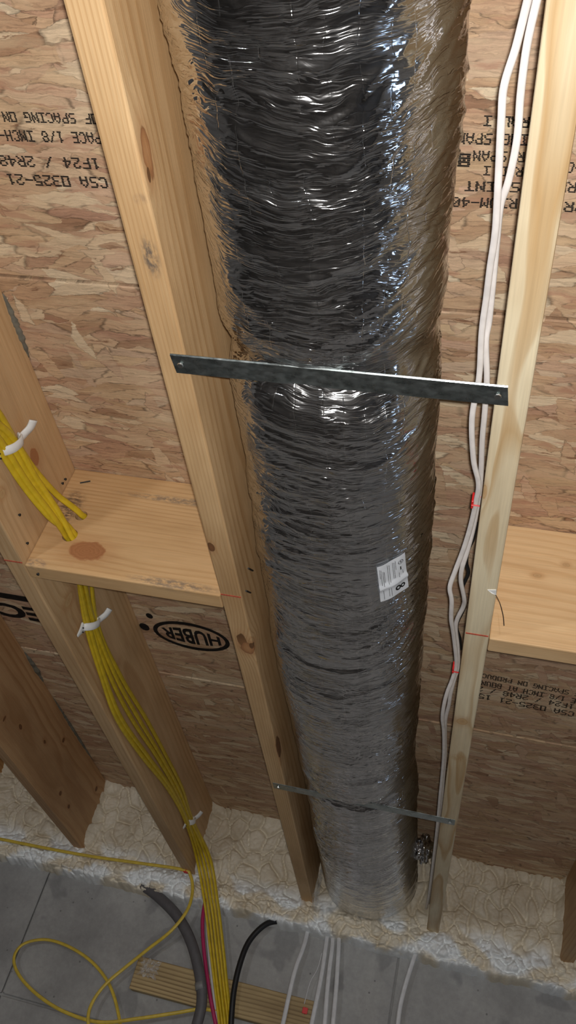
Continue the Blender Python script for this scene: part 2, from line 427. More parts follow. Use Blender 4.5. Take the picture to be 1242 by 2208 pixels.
# subfloor: backing and strand-board panels
ce = bm_obj('ceiling', box_bm(XL - .2, XR + .2, YB - .2, YW + .3, D + 0.0195, D + 0.04), OSB)
tag(ce, 'tan strand board subfloor seen from below between joists', 'ceiling', kind='structure')
SY = [-2.975, -1.73, -0.487, 0.757, 2.003]
rows = [(YB - .2, SY[0])] + [(SY[i], SY[i + 1]) for i in range(len(SY) - 1)] + [(SY[-1], YW + .25)]
random.seed(4)
panels = {}
for r, (y0, y1) in enumerate(rows):
    off = 0.0 if r % 2 else 3 * S
    xs = [XL - .2] + [x for x in [off + T / 2 - 4 * 6 * S + 6 * S * q for q in range(9)] if XL < x < XR] + [XR + .2]
    for i in range(len(xs) - 1):
        panels[(r, i)] = bm_obj('osb_panel', box_bm(xs[i] + .0015, xs[i + 1] - .0015, y0 + .0022, y1 - .0022, D, D + 0.0185, 0.0022, 1), OSB, ce)
# joists
def kn(*a): return a
JW = {}
JW[2] = wood('joist_wood_c', (0.70, 0.47, 0.25), (0.45, 0.235, 0.085), center=(-0.26, 0.13), freq=190, seed=2.0, amp=0.03, ring=0.7, wavy=0.5, knots=[
    ((0.037, 0.425, 0.019), (0.006, 0.026, 0.0105), 'tan'), ((0.037, 0.444, 0.012), (0.005, 0.009, 0.004), 'hole'),
    ((0.006, 1.062, 0.0), (0.0062, 0.012, 0.008), 'dark'),
    ((0.019, 1.338, 0.0), (0.009, 0.024, 0.012), 'hole'), ((0.027, 1.362, 0.0), (0.014, 0.020, 0.012), 'tan'), ((0.035, 1.352, 0.0), (0.004, 0.010, 0.012), 'hole'),
    ((0.038, 1.80, 0.01), (0.003, 0.05, 0.012), 'dark')],
    stains=[((0.024, 0.535, 0.0), (0.012, 0.03, 0.01), (0.09, 0.08, 0.075), 0.85), ((0.03, 0.465, 0.0), (0.012, 0.008, 0.01), (0.2, 0.13, 0.09), 0.4)])
JW[3] = wood('joist_wood_d', (0.80, 0.69, 0.48), (0.52, 0.33, 0.15), center=(0.016, 0.02), freq=72, seed=11.3, amp=0.075, ring=0.95, wavy=1.6, knots=[
    ((0.016, 1.50, 0.0), (0.010, 0.013, 0.01), 'soft'), ((0.002, 0.853, 0.0), (0.003, 0.014, 0.008), 'soft')], stains=[((0.02, 1.66, 0), (0.022, 0.02, .01), (0.45, 0.27, 0.12), 0.6)])
JW[1] = wood('joist_wood_b', (0.68, 0.46, 0.25), (0.47, 0.26, 0.11), center=(0.16, 0.12), freq=105, seed=5.1, amp=0.05, ring=0.6, wavy=0.9, knots=[
    ((0.037, 1.071, 0.144), (0.01, 0.02, 0.012), 'round'), ((0.037, 1.045, 0.035), (0.01, 0.008, 0.01), 'soft'), ((0.037, 1.40, 0.06), (0.008, 0.012, 0.02), 'soft'), ((0.037, 1.74, 0.07), (0.01, 0.01, 0.03), 'soft')])
kk = random.Random(3)
JW[0] = wood('joist_wood_a', (0.60, 0.37, 0.19), (0.40, 0.20, 0.08), center=(0.2, 0.1), freq=90, seed=8.4, amp=0.06, ring=0.7, wavy=1.2, knots=[
    ((0.037, 1.95 + 0.13 * i + kk.uniform(-.04, .04), kk.uniform(0.05, 0.2)), (0.01, kk.uniform(.005, .012), kk.uniform(.004, .01)), 'dark') for i in range(8)])
JW[4] = wood('joist_wood_e', (0.58, 0.38, 0.20), (0.40, 0.21, 0.09), center=(-0.1, 0.12), freq=100, seed=14.2, amp=0.05)
JW[-1] = wood('joist_wood_z', (0.66, 0.38, 0.15), (0.48, 0.22, 0.07), center=(0.15, 0.1), freq=100, seed=17.0, amp=0.05)
JL = {-1: 'orange-brown floor joist running into the foam past the knotty joist', 0: 'knotty brown floor joist beside the joist that carries the yellow cables',
      1: 'tan floor joist with the yellow cable bundle clipped along its side', 2: 'straight-grained floor joist with an open knot hole beside the foil duct',
      3: 'pale cream floor joist with white wires stapled along its edge', 4: 'brown floor joist at the far end of the block with no cables',
      5: 'brown floor joist near the window wall', 6: 'brown floor joist nearest the window wall'}
joists = {}
for kx in range(-1, 5):
    o = bm_obj('floor_joist', box_bm(0, T, YB, YW + 0.06, 0.0, D, 0.0028, 2), JW[kx], loc=((kx - 2) * S, 0, 0))
    tag(o, JL[kx], 'joist', 'floor joists'); joists[kx] = o
# red chalk line across three joists
for kx in (1, 2, 3):
    bm_obj('chalk_line', box_bm(0.0015, T - 0.0015, 1.192, 1.1955, -0.0004, 0.001), CHALK, joists[kx])
# adhesive squeezed out beside the joist tops
def bead(parent, x, y0, y1, w, seed):
    n = 26; V = []; F = []
    rg = random.Random(seed)
    pts = [Vector((x, y0 + (y1 - y0) * i / n, D - 0.001)) for i in range(n + 1)]
    sc = [max(0.12, abs(math.sin(math.pi * i / n)) ** 0.6) * rg.uniform(0.7, 1.2) for i in range(n + 1)]
    V, F = sweep(pts, oval(w, 0.006, 8), scale=sc)
    mesh_obj('adhesive_bead', V, F, GLUE, parent, True)
bead(joists[1], T, 0.79, 0.92, 0.008, 1); bead(joists[0], T, 2.03, 2.2, 0.012, 2); bead(joists[0], T, 2.3, 2.75, 0.005, 3)

# blocking between joists
BW1 = wood('block_wood_a', (0.72, 0.47, 0.24), (0.52, 0.285, 0.11), 'X', center=(0.02, 0.06), freq=110, seed=21.0, amp=0.03, ring=0.55, wavy=1.5, knots=[
    ((0.102, 0.0, 0.050), (0.035, 0.02, 0.021), 'round')],
    stains=[((0.25, 0, 0.19), (0.16, 0.02, 0.010), (0.16, 0.14, 0.12), 0.75), ((0.28, 0, 0.009), (0.10, 0.02, 0.012), (0.13, 0.12, 0.11), 0.7), ((0.03, 0, 0.14), (0.03, .02, .05), (0.05, 0.04, 0.04), 0.8),
            ((0.02, 0, 0.008), (0.03, 0.02, 0.012), (0.14, 0.12, 0.11), 0.6)])
BW2 = wood('block_wood_b', (0.80, 0.56, 0.31), (0.60, 0.34, 0.15), 'X', center=(0.02, 0.12), freq=70, seed=27.0, amp=0.05, ring=0.5, wavy=2.0, knots=[
    ((0.065, 0.0, 0.135), (0.007, 0.02, 0.004), 'soft'), ((0.11, 0.0, 0.165), (0.006, 0.02, 0.004), 'soft')])
def block(x0, mat, label, holes=()):
    w = S - T - 0.001
    bm = box_bm(0.0005, w, 0, T, 0.0, D - 0.001, 0.0025, 2)
    o = bm_obj('blocking', bm, mat, loc=(x0 + T, 1.2, 0))
    tag(o, label, 'block', 'blocking between joists')
    # drilled holes: dark round cut with a rim
    for (hx, hz, hr) in holes:
        c = bmesh.new(); bmesh.ops.create_cone(c, cap_ends=True, segments=24, radius1=hr, radius2=hr, depth=0.2, matrix=Matrix.Translation((hx - x0 - T, 0.02, hz)) @ Matrix.Rotation(math.pi / 2, 4, 'X'))
        me = bpy.data.meshes.new('cut'); c.to_mesh(me); c.free()
        co = bpy.data.objects.new('cut', me); COL.objects.link(co); co.location = o.location
        md = o.modifiers.new('hole', 'BOOLEAN'); md.object = co; md.operation = 'DIFFERENCE'; md.solver = 'EXACT'
        bpy.context.view_layer.update()
        dg = bpy.context.evaluated_depsgraph_get()
        nm = bpy.data.meshes.new_from_object(o.evaluated_get(dg)); o.modifiers.clear(); o.data = nm
        bpy.data.objects.remove(co)
    return o
H1 = (-0.312, 0.078, 0.0145); H2 = (-0.309, 0.125, 0.0115)
b1 = block(-S, BW1, 'wood block with big round knot and drilled holes for yellow cables', (H1, H2))
b2 = block(S, BW2, 'clean bright wood block beside the pale cream joist')
def nail(parent, p, d, r=0.0022, L=0.006, mat=NAILM, name='nail'):
    d = Vector(d).normalized(); q = d.to_track_quat('Z', 'Y').to_matrix().to_4x4()
    bm = bmesh.new()
    bmesh.ops.create_cone(bm, cap_ends=True, segments=12, radius1=r * .6, radius2=r * .6, depth=L, matrix=Matrix.Translation(p) @ q)
    bmesh.ops.create_cone(bm, cap_ends=True, segments=12, radius1=r, radius2=r * .85, depth=0.0014, matrix=Matrix.Translation(Vector(p) + d * L * .5) @ q)
    return bm_obj(name, bm, mat, parent)
for px in ((184, 1040),):
    p = aty(px, 1.199) - b1.location
    V, F = sweep([p + Vector((-.009, -.001, -.004)), p + Vector((.009, -.001, .004))], oval(.0016, .0012, 6)); mesh_obj('nail', V, F, NAILM, b1)
p = atz((83, 1236), 0.0) - b1.location; nail(b1, p, (0, 0, -1), 0.003)
for px in ((133, 1042), (139, 1033), (57, 1171), (40, 1110)):
    p = atx(px, -S + T) - joists[1].location; nail(joists[1], p, (1, 0, 0), 0.0028)
for px in ((538, 1228), (533, 1276)):
    p = atx(px, T) - joists[2].location; V, F = sweep([p + Vector((.001, -.012, -.006)), p + Vector((.0015, .014, .008))], oval(.0022, .0015, 6)); mesh_obj('nail', V, F, NAILM, joists[2])
# loose wire end and chip by the right-hand block
wpts = [atz((1066, 1281), 0.0) + Vector((0.002, 0, -.001)), aty((1078, 1301), 1.17), aty((1085, 1328), 1.17), aty((1087, 1349), 1.17)]
V, F = sweep(catmull(wpts, 6), oval(0.0007, 0.0007, 6)); tag(mesh_obj('wire_end', V, F, NAILM, None, True), 'thin dark wire end curling below the pale joist edge', 'wire')
p = atz((1060, 1275), 0.0) - joists[3].location
mesh_obj('torn_paper', [p + Vector(q) for q in ((-.006, -.003, -.0008), (.006, -.006, -.001), (.0075, .006, -.0012), (.001, .003, -.002), (-.006, -.003, .0), (.006, -.006, .0), (.0075, .006, 0), (.001, .003, 0))],
         [(0, 3, 2, 1), (4, 5, 6, 7), (0, 1, 5, 4), (1, 2, 6, 5), (2, 3, 7, 6), (3, 0, 4, 7)], CLIP, joists[3])

# ------------------------------------------------------------------ printing on the subfloor
FONT = {
 'C': '01110 10001 10000 10000 10000 10001 01110', 'S': '01111 10000 10000 01110 00001 00001 11110', 'A': '00100 01010 10001 10001 11111 10001 10001',
 'O': '11111 10001 10001 10001 10001 10001 11111', '3': '11110 00001 00001 01110 00001 00001 11110', '2': '01110 10001 00001 00110 01000 10000 11111',
 '5': '11111 10000 11110 00001 00001 10001 01110', '-': '00000 00000 00000 11111 00000 00000 00000', '1': '00100 01100 00100 00100 00100 00100 01110',
 'F': '11111 10000 10000 11110 10000 10000 10000', '4': '00010 00110 01010 10010 11111 00010 00010', '/': '00001 00010 00010 00100 01000 01000 10000',
 'R': '11110 10001 10001 11110 10100 10010 10001', '8': '01110 10001 10001 01110 10001 10001 01110', 'P': '11110 10001 10001 11110 10000 10000 10000',
 'E': '11111 10000 10000 11110 10000 10000 11111', 'I': '11111 00100 00100 00100 00100 00100 11111', 'N': '10001 11001 10101 10101 10011 10001 10001',
 'H': '10001 10001 10001 11111 10001 10001 10001', 'T': '11111 00100 00100 00100 00100 00100 00100', 'G': '01111 10000 10000 10111 10001 10001 01111',
 'B': '11110 10001 10001 11110 10001 10001 11110', 'U': '10001 10001 10001 10001 10001 10001 01110', 'D': '11110 10001 10001 10001 10001 10001 11110',
 'M': '10001 11011 10101 10101 10001 10001 10001', 'L': '10000 10000 10000 10000 10000 10000 11111', '0': '01110 10001 10011 10101 11001 10001 01110', ' ': '00000 ' * 7,
 '@': '11111 10001 11111 10101 11111 10001 11111'}
def panel_at(p):
    r = [i for i, (a, b) in enumerate(rows) if a <= p[1] < b][0]
    best = None
    for (rr, i), o in panels.items():
        if rr == r:
            xs = [v.co.x for v in o.data.vertices]
            if min(xs) <= p[0] <= max(xs): return o
            best = o
    return best
def stamp(text, p0, p1, ptop):
    """dot-matrix print; p0 start of baseline, p1 end of baseline, ptop a point at cap height (pixels)"""
    a = atz(p0, D); b = atz(p1, D); c = atz(ptop, D)
    pitch = (b - a) / len(text); h = abs(c.y - (a.y + (c.x - a.x) * (b.y - a.y) / (b.x - a.x)))
    V = []; F = []; rg = random.Random(len(text))
    for i, ch in enumerate(text):
        g = FONT[ch].split()
        for ry in range(7):
            run = None
            for rx in range(6):
                on = rx < 5 and g[ry][rx] == '1'
                if on and run is None: run = rx
                if not on and run is not None:
                    u0 = (run - 0.22) / 6.2; u1 = (rx + 0.22) / 6.2
                    v0 = (6 - ry) / 7 + 0.002; v1 = v0 + 0.128
                    q = a + pitch * i; j = rg.uniform(-.0006, .0006)
                    k = len(V)
                    for (u, v) in ((u0, v0), (u1, v0), (u1, v1), (u0, v1)):
                        V.append((q.x + pitch.x * u + j, q.y + pitch.y * u + h * v, D - 0.0005))
                    F.append((k, k + 1, k + 2, k + 3)); run = None
    mesh_obj('stamped_print', V, F, INK, panel_at(a))
stamp('CSA O325-21', (228, 382), (8, 374), (228, 406))
stamp('1F24 / 2R48', (211, 341), (-9, 334), (211, 365))
stamp('SPACE 1/8 INCH-AT', (231, 286), (-41, 278), (231, 311))
stamp('OF SPACING ON PR', (209, 245), (-47, 239), (209, 268))
stamp('RAL I', (1142, 252), (1040, 248), (1142, 276))
stamp('ING SPAN', (1140, 289), (984, 286), (1140, 314))
stamp('R SPAN', (1132, 327), (1018, 324), (1132, 350))
stamp('@', (1014, 331), (984, 330), (1014, 360))
stamp('RED I', (1128, 360), (1040, 357), (1128, 381))
stamp('S INT', (1122, 393), (998, 390), (1122, 415))
stamp('RIUM-40', (1117, 428), (972, 424), (1117, 450))
stamp('AR-CB', (1290, 352), (1205, 348), (1290, 376)); stamp('SURE', (1290, 395), (1200, 391), (1290, 418)); stamp('PR4', (1262, 437), (1190, 433), (1262, 459))
stamp('CSA O325-21 15', (1239, 1535), (1030, 1494), (1239, 1546))
stamp('1F24 / 2R48 / 2', (1239, 1519), (1028, 1478), (1239, 1530))
stamp('SPACE 1/8 INCH AT BOUND', (1290, 1516), (1026, 1464), (1290, 1527))
stamp('OF SPACING ON PRODUCT', (1262, 1495), (1028, 1449), (1262, 1505))
# maker's logo: lettering inside an oval ring
def text_mesh(body, width, height, shear=0.0, bold=0.0):
    cu = bpy.data.curves.new('t', 'FONT'); cu.body = body; cu.size = 1.0; cu.offset = bold; cu.resolution_u = 3
    ob = bpy.data.objects.new('t', cu); COL.objects.link(ob); bpy.context.view_layer.update()
    me = bpy.data.meshes.new_from_object(ob.evaluated_get(bpy.context.evaluated_depsgraph_get()))
    co = np.array([v.co[:] for v in me.vertices]); fs = [tuple(p.vertices) for p in me.polygons]
    bpy.data.objects.remove(ob); bpy.data.meshes.remove(me)
    co[:, 0] -= co[:, 0].min(); co[:, 1] -= co[:, 1].min()
    co[:, 0] *= width / co[:, 0].max(); co[:, 1] *= height / co[:, 1].max()
    return co, fs
hc = Vector((-0.237, 1.783, D)); V = []; F = []
n = 64
for (a, b, c, d) in ((0.098, 0.063, 0.087, 0.050),):
    for i in range(n):
        t = 2 * math.pi * i / n
        V += [(hc.x + a * math.cos(t), hc.y + b * math.sin(t), D - .0005), (hc.x + c * math.cos(t), hc.y + d * math.sin(t), D - .0005)]
    F += [(2 * i, 2 * ((i + 1) % n), 2 * ((i + 1) % n) + 1, 2 * i + 1) for i in range(n)]
logo = mesh_obj('logo_ring', V, F, INK, panel_at(hc))
co, fs = text_mesh('HUBER', 0.150, 0.060, bold=0.03)
env = lambda x: 1.0
mesh_obj('logo_lettering', [(hc.x + 0.075 - c[0], hc.y + (c[1] - 0.030) * (1.18 - 0.55 * ((c[0] - .075) / .075) ** 2), D - .0006) for c in co], fs, INK, panel_at(hc))
V = []; F = []
for (cx_, cy_, r_) in ((-0.331, 1.718, 0.009), (-0.357, 1.775, 0.013)):
    k0 = len(V); V += [(cx_ + r_ * math.cos(t * .5236), cy_ + r_ * 1.3 * math.sin(t * .5236), D - .0005) for t in range(12)]; F.append(tuple(range(k0, k0 + 12)))
mesh_obj('logo_dot', V, F, INK, panel_at(hc))
co, fs = text_mesh('TECH', 0.30, 0.085, bold=0.04)
mesh_obj('logo_lettering', [(-0.558 - c[0], 1.775 + c[1] * 0.8, D - .0005) for c in co], fs, INK, panel_at(hc))
mesh_obj('logo_bar', [(-0.60, 1.725, D - .0005), (-1.05, 1.725, D - .0005), (-1.05, 1.750, D - .0005), (-0.60, 1.750, D - .0005)], [(0, 1, 2, 3)], INK, panel_at(hc))

# ------------------------------------------------------------------ foil duct
CX, CZ, RX, RZ = 0.195, 0.117, 0.138, 0.118
YS1, YS2 = 0.684, 2.006
def duct_frame(y):
    """centre x, centre z, half width, half height at y (arrays ok)"""
    y = np.asarray(y, float)
    pin = np.exp(-((y - YS1) / 0.035) ** 2) + 0.8 * np.exp(-((y - YS2) / 0.03) ** 2)
    end = np.clip((y - 2.0) / 0.95, 0, 1)
    cx = CX + 0.016 * end ** 2 + 0.004 * np.sin(y * 3.1)
    rx = RX + 0.012 * end ** 2 - 0.004 * pin + 0.003 * np.sin(y * 5.3 + 1)
    rz = RZ + 0.010 - 0.011 * pin + 0.002 * np.sin(y * 7 + 2)
    cz = rz - 0.008 + 0.0085 * pin
    cz = np.minimum(cz, D - rz + 0.0)  # stay under the subfloor
    return cx, cz, rx, rz
ST_PX = [(815, 1203), (873, 1172), (880, 1250), (823, 1282)]
def duct_hit(px):
    d = ray(px); cx, cz, rx, rz = 0.195, 0.117, RX, 0.122
    ox = (CAM[0] - cx) / rx; oz = (CAM[2] - cz) / rz
    a = (d.x / rx) ** 2 + (d.z / rz) ** 2; b = 2 * (ox * d.x / rx + oz * d.z / rz); c = ox * ox + oz * oz - 1
    t = (-b - math.sqrt(b * b - 4 * a * c)) / (2 * a); P = Vector(CAM) + d * t
    return math.atan2((P.x - cx) / rx, -(P.z - cz) / rz), P.y          # angle from straight down, y
ST = [duct_hit(p) for p in ST_PX]
def duct_pt(th, y, off=0.0):
    cx, cz, rx, rz = duct_frame(y)
    n = Vector((math.sin(th) / rx, 0, -math.cos(th) / rz)).normalized()
    return Vector((cx + rx * math.sin(th), y, cz - rz * math.cos(th))) + n * off
def build_duct():
    ya = np.concatenate([np.linspace(-1.4, 0.15, 60), np.linspace(0.1535, 2.93, 830)[0:], [2.94, 2.95, 2.96, 2.975]])
    nth = 260
    th = np.linspace(-math.pi, math.pi, nth)
    # finer where the camera looks
    th = th + 0.0
    Y, TH = np.meshgrid(ya, th, indexing='ij')
    cx, cz, rx, rz = duct_frame(Y)
    s = TH * 0.128
    wx = vnoise(s * 5, Y * 5, 3) * 0.03; wy = vnoise(s * 6 + 9, Y * 6, 5) * 0.03
    sy = Y + wy + 0.10 * np.abs(s) * vnoise(s * 0 + 3, Y * 2.2, 8) + 0.7 * s * vnoise(s * 3, Y * 2.3 + 4, 9); ss = s + wx
    def ridge(a, b, seed): return (1 - np.minimum(1, np.abs(vnoise(a, b, seed)) * 2.6)) ** 2
    d = 0.0030 * vnoise(ss * 4, sy * 5, 11) + 0.0016 * vnoise(ss * 3.5, sy * 22, 12)
    d += 0.0018 * ridge(ss * 4.5, sy * 26, 13) * (0.4 + vnoise(ss * 5, Y * 4, 21).clip(0, 1) * 1.6)
    d += 0.0015 * ridge(ss * 7, sy * 55, 14)
    d += 0.0008 * ridge(ss * 22, sy * 80, 15)
    d *= 0.55 + 1.1 * np.clip(vnoise(s * 6 + 2, Y * 5 + 1, 41) + 0.35, 0, 1)
    d += 0.0035 * ridge(ss * 2.6, sy * 11, 16) ** 3 * np.clip(vnoise(s * 4, Y * 4, 42) + 0.5, 0, 1)
    f1, f2, cid = worley(ss * 14, sy * 42, 4); d += 0.0011 * (f1 - 0.4)
    f1, f2, cid = worley(ss * 40, sy * 95, 6); d += 0.0005 * (f1 - 0.4)
    # gathered pleats at the straps
    for ysx in (YS1, YS2):
        g = np.exp(-((Y - ysx) / 0.05) ** 2) * np.clip(np.cos(TH), 0, 1)
        d += g * 0.004 * vnoise(s * 45, Y * 12, 31)
        near = np.exp(-((Y - ysx) / 0.016) ** 2) * (np.cos(TH) > -0.2)
        d = d * (1 - 0.8 * near) - 0.002 * near
    # calm the jacket under the printed label
    thc = sum(q[0] for q in ST) / 4; yc = sum(q[1] for q in ST) / 4
    calm = np.exp(-(((TH - thc) / 0.28) ** 4 + ((Y - yc) / 0.065) ** 4)); d = d * (1 - 0.85 * calm)
    calm2 = np.clip((Y - 2.3) / 0.5, 0, 1) * 0.45; d = d * (1 - calm2)
    # closing end
    e = np.clip((Y - 2.915) / 0.05, 0, 1); k = np.sqrt(np.clip(1 - 0.35 * e ** 2, 0, 1))
    nx = np.sin(TH) / rx; nz = -np.cos(TH) / rz; nl = np.hypot(nx, nz); nx /= nl; nz /= nl
    pw = np.where(TH < 0, 2 / 2.6, 1.0)
    sn = np.sign(np.sin(TH)) * np.abs(np.sin(TH)) ** pw; cn = np.sign(np.cos(TH)) * np.abs(np.cos(TH)) ** pw
    rl = np.where(TH < 0, rx - 0.004, rx)
    X = cx + rl * k * sn + nx * d; Z = cz - rz * k * cn + nz * d
    Z = np.minimum(Z, D - 0.002)
    X = np.clip(X, T + 0.002, S - 0.002)
    V = np.stack([X, Y, Z], -1).reshape(-1, 3); F = grid_faces(len(ya), nth)
    me = bpy.data.meshes.new('jacket'); me.from_pydata(V.tolist(), [], F.tolist()); me.update()
    uv = me.uv_layers.new(name='UVMap'); li = np.empty(len(me.loops), np.int32); me.loops.foreach_get('vertex_index', li)
    UVv = np.stack([s, Y], -1).reshape(-1, 2)[li]; uv.data.foreach_set('uv', UVv.ravel().astype(np.float32))
    me.polygons.foreach_set('use_smooth', [True] * len(me.polygons)); me.materials.append(FOIL)
    o = bpy.data.objects.new('jacket', me); COL.objects.link(o)
    return o
duct = empty('insulated_duct', (CX, 1.0, 0.0))
tag(duct, 'large silver foil insulated flexible duct strapped up between two joists', 'duct')
def child_world(o, p):
    o.parent = p; o.matrix_parent_inverse = Matrix.Translation(p.location).inverted(); return o
jk = child_world(build_duct(), duct)
# label on the duct
def st_pt(u, v, off):
    a = [ST[0][i] * (1 - u) * (1 - v) + ST[1][i] * u * (1 - v) + ST[2][i] * u * v + ST[3][i] * (1 - u) * v for i in range(2)]
    return duct_pt(a[0], a[1], off)
V = []; nU, nV = 14, 18
for j in range(nV + 1):
    for i in range(nU + 1):
        u, v = i / nU, j / nV
        fold = 0.0035 * math.exp(-((v - 0.63) / 0.05) ** 2)
        V.append(st_pt(u, v, 0.0028 + fold + 0.0006 * math.sin(9 * u + 5 * v)))
F = [tuple(int(q) for q in f) for f in grid_faces(nV + 1, nU + 1)]
lab = child_world(mesh_obj('printed_label', V, F, PAPER, None, True), duct); lab['label'] = 'white paper label printed with the figure 8'
V = []; F = []
def quad(u0, v0, u1, v1):
    k = len(V); 
    for (u, v) in ((u0, v0), (u1, v0), (u1, v1), (u0, v1)):
        V.append(st_pt(u, v, 0.0034 + 0.0035 * math.exp(-((v - 0.63) / 0.05) ** 2)))
    F.append((k, k + 1, k + 2, k + 3))
def ring(u, v, ru, rv, wu, wv, n=20):
    k = len(V)
    for i in range(n):
        t = 2 * math.pi * i / n
        V.append(st_pt(u + ru * math.cos(t), v + rv * math.sin(t), 0.0036)); V.append(st_pt(u + (ru - wu) * math.cos(t), v + (rv - wv) * math.sin(t), 0.0036))
    for i in range(n):
        j = (i + 1) % n; F.append((k + 2 * i, k + 2 * j, k + 2 * j + 1, k + 2 * i + 1))
ring(0.62, 0.81, 0.100, 0.068, 0.056, 0.040); ring(0.79, 0.81, 0.090, 0.060, 0.050, 0.036)
ring(0.80, 0.16, 0.10, 0.05, 0.022, 0.011)
quad(0.77, 0.15, 0.83, 0.17); quad(0.80, 0.13, 0.82, 0.19); quad(0.76, 0.28, 0.80, 0.37); 
rg = random.Random(9)
for (u, v0, v1) in ((0.06, .1, .35), (0.10, .12, .55), (0.16, .18, .58), (0.20, .2, .5), (0.32, .06, .58), (0.38, .08, .56), (0.50, .06, .5), (0.55, .08, .54), (0.60, .06, .3), (0.70, .42, .55), (0.84, .40, .5), (0.12, .70, .95), (0.30, .70, .93), (0.38, .7, .95)):
    v = v0
    while v < v1:
        L = rg.uniform(0.012, 0.04); quad(u, v, u + 0.018, min(v + L, v1)); v += L + 0.008
child_world(mesh_obj('label_print', V, F, INK), duct).parent = lab
bpy.data.objects['label_print'].matrix_parent_inverse = lab.matrix_parent_inverse.copy() if False else Matrix.Identity(4)
# crumpled tail of foil beside the duct end
tail = bmesh.new(); bmesh.ops.create_icosphere(tail, subdivisions=4, radius=1.0)
for v in tail.verts:
    n_ = v.co.normalized(); f = 1 + 0.22 * math.sin(7 * n_.x + 3 * n_.y) * math.cos(6 * n_.z + 2 * n_.x) + 0.16 * math.sin(17 * n_.y + 5 * n_.z) + 0.1 * math.sin(29 * n_.x - 13 * n_.z)
    v.co = Vector((n_.x * 0.022 * f, n_.y * 0.05 * f, n_.z * 0.032 * f)) + Vector((0.368, 2.57, 0.115))
child_world(bm_obj('foil_tail', tail, FOIL, None, True), duct)

# ------------------------------------------------------------------ galvanized straps
def strap(y, x0, x1, label, sk=0.0, tiltw=0.0):
    e = empty('hanger_strap', (x0, y, 0.0)); tag(e, label, 'strap', 'metal straps under the duct')
    w = 0.0145; n = 24; V = []; F = []
    # shallow folded section: flat web with a turned-up lip on the room side
    prof = [(-w, 0.0), (-w, -0.0008), (-w + 0.0014, -0.0022), (w, -0.0022), (w, 0.0)]
    # keep the lip free of the joists: it is only a millimetre fold there
    for i in range(n + 1):
        t = i / n; x = (x1 - x0) * t
        onj = (x0 + x < T + .004) or (x0 + x > S - .004)
        for (a, b) in prof:
            V.append((x + sk * a, a, (b if not (onj and b > 0) else 0.0) - 0.0003))
    m = len(prof)
    for i in range(n):
        for j in range(m): F.append((i * m + j, (i + 1) * m + j, (i + 1) * m + (j + 1) % m, i * m + (j + 1) % m))
    F.append(tuple(range(m))); F.append(tuple(range((n + 1) * m - 1, n * m - 1, -1)))
    mesh_obj('strap_web', V, F, GALV, e)
    return e
s1 = strap(YS1, 0.0205, 0.4205, 'wide galvanized strap with screwed ends crossing the duct above its label', sk=0.12)
s2 = strap(YS2, 0.0075, 0.4385, 'galvanized strap crossing the duct near the foam end')
for s_, xs in ((s1, (0.010, 0.389)), (s2, (0.012, 0.420))):
    for x in xs: nail(s_, (x, 0.0, -0.003), (0, 0, -1), 0.0042, 0.004, SCREW, 'screw')

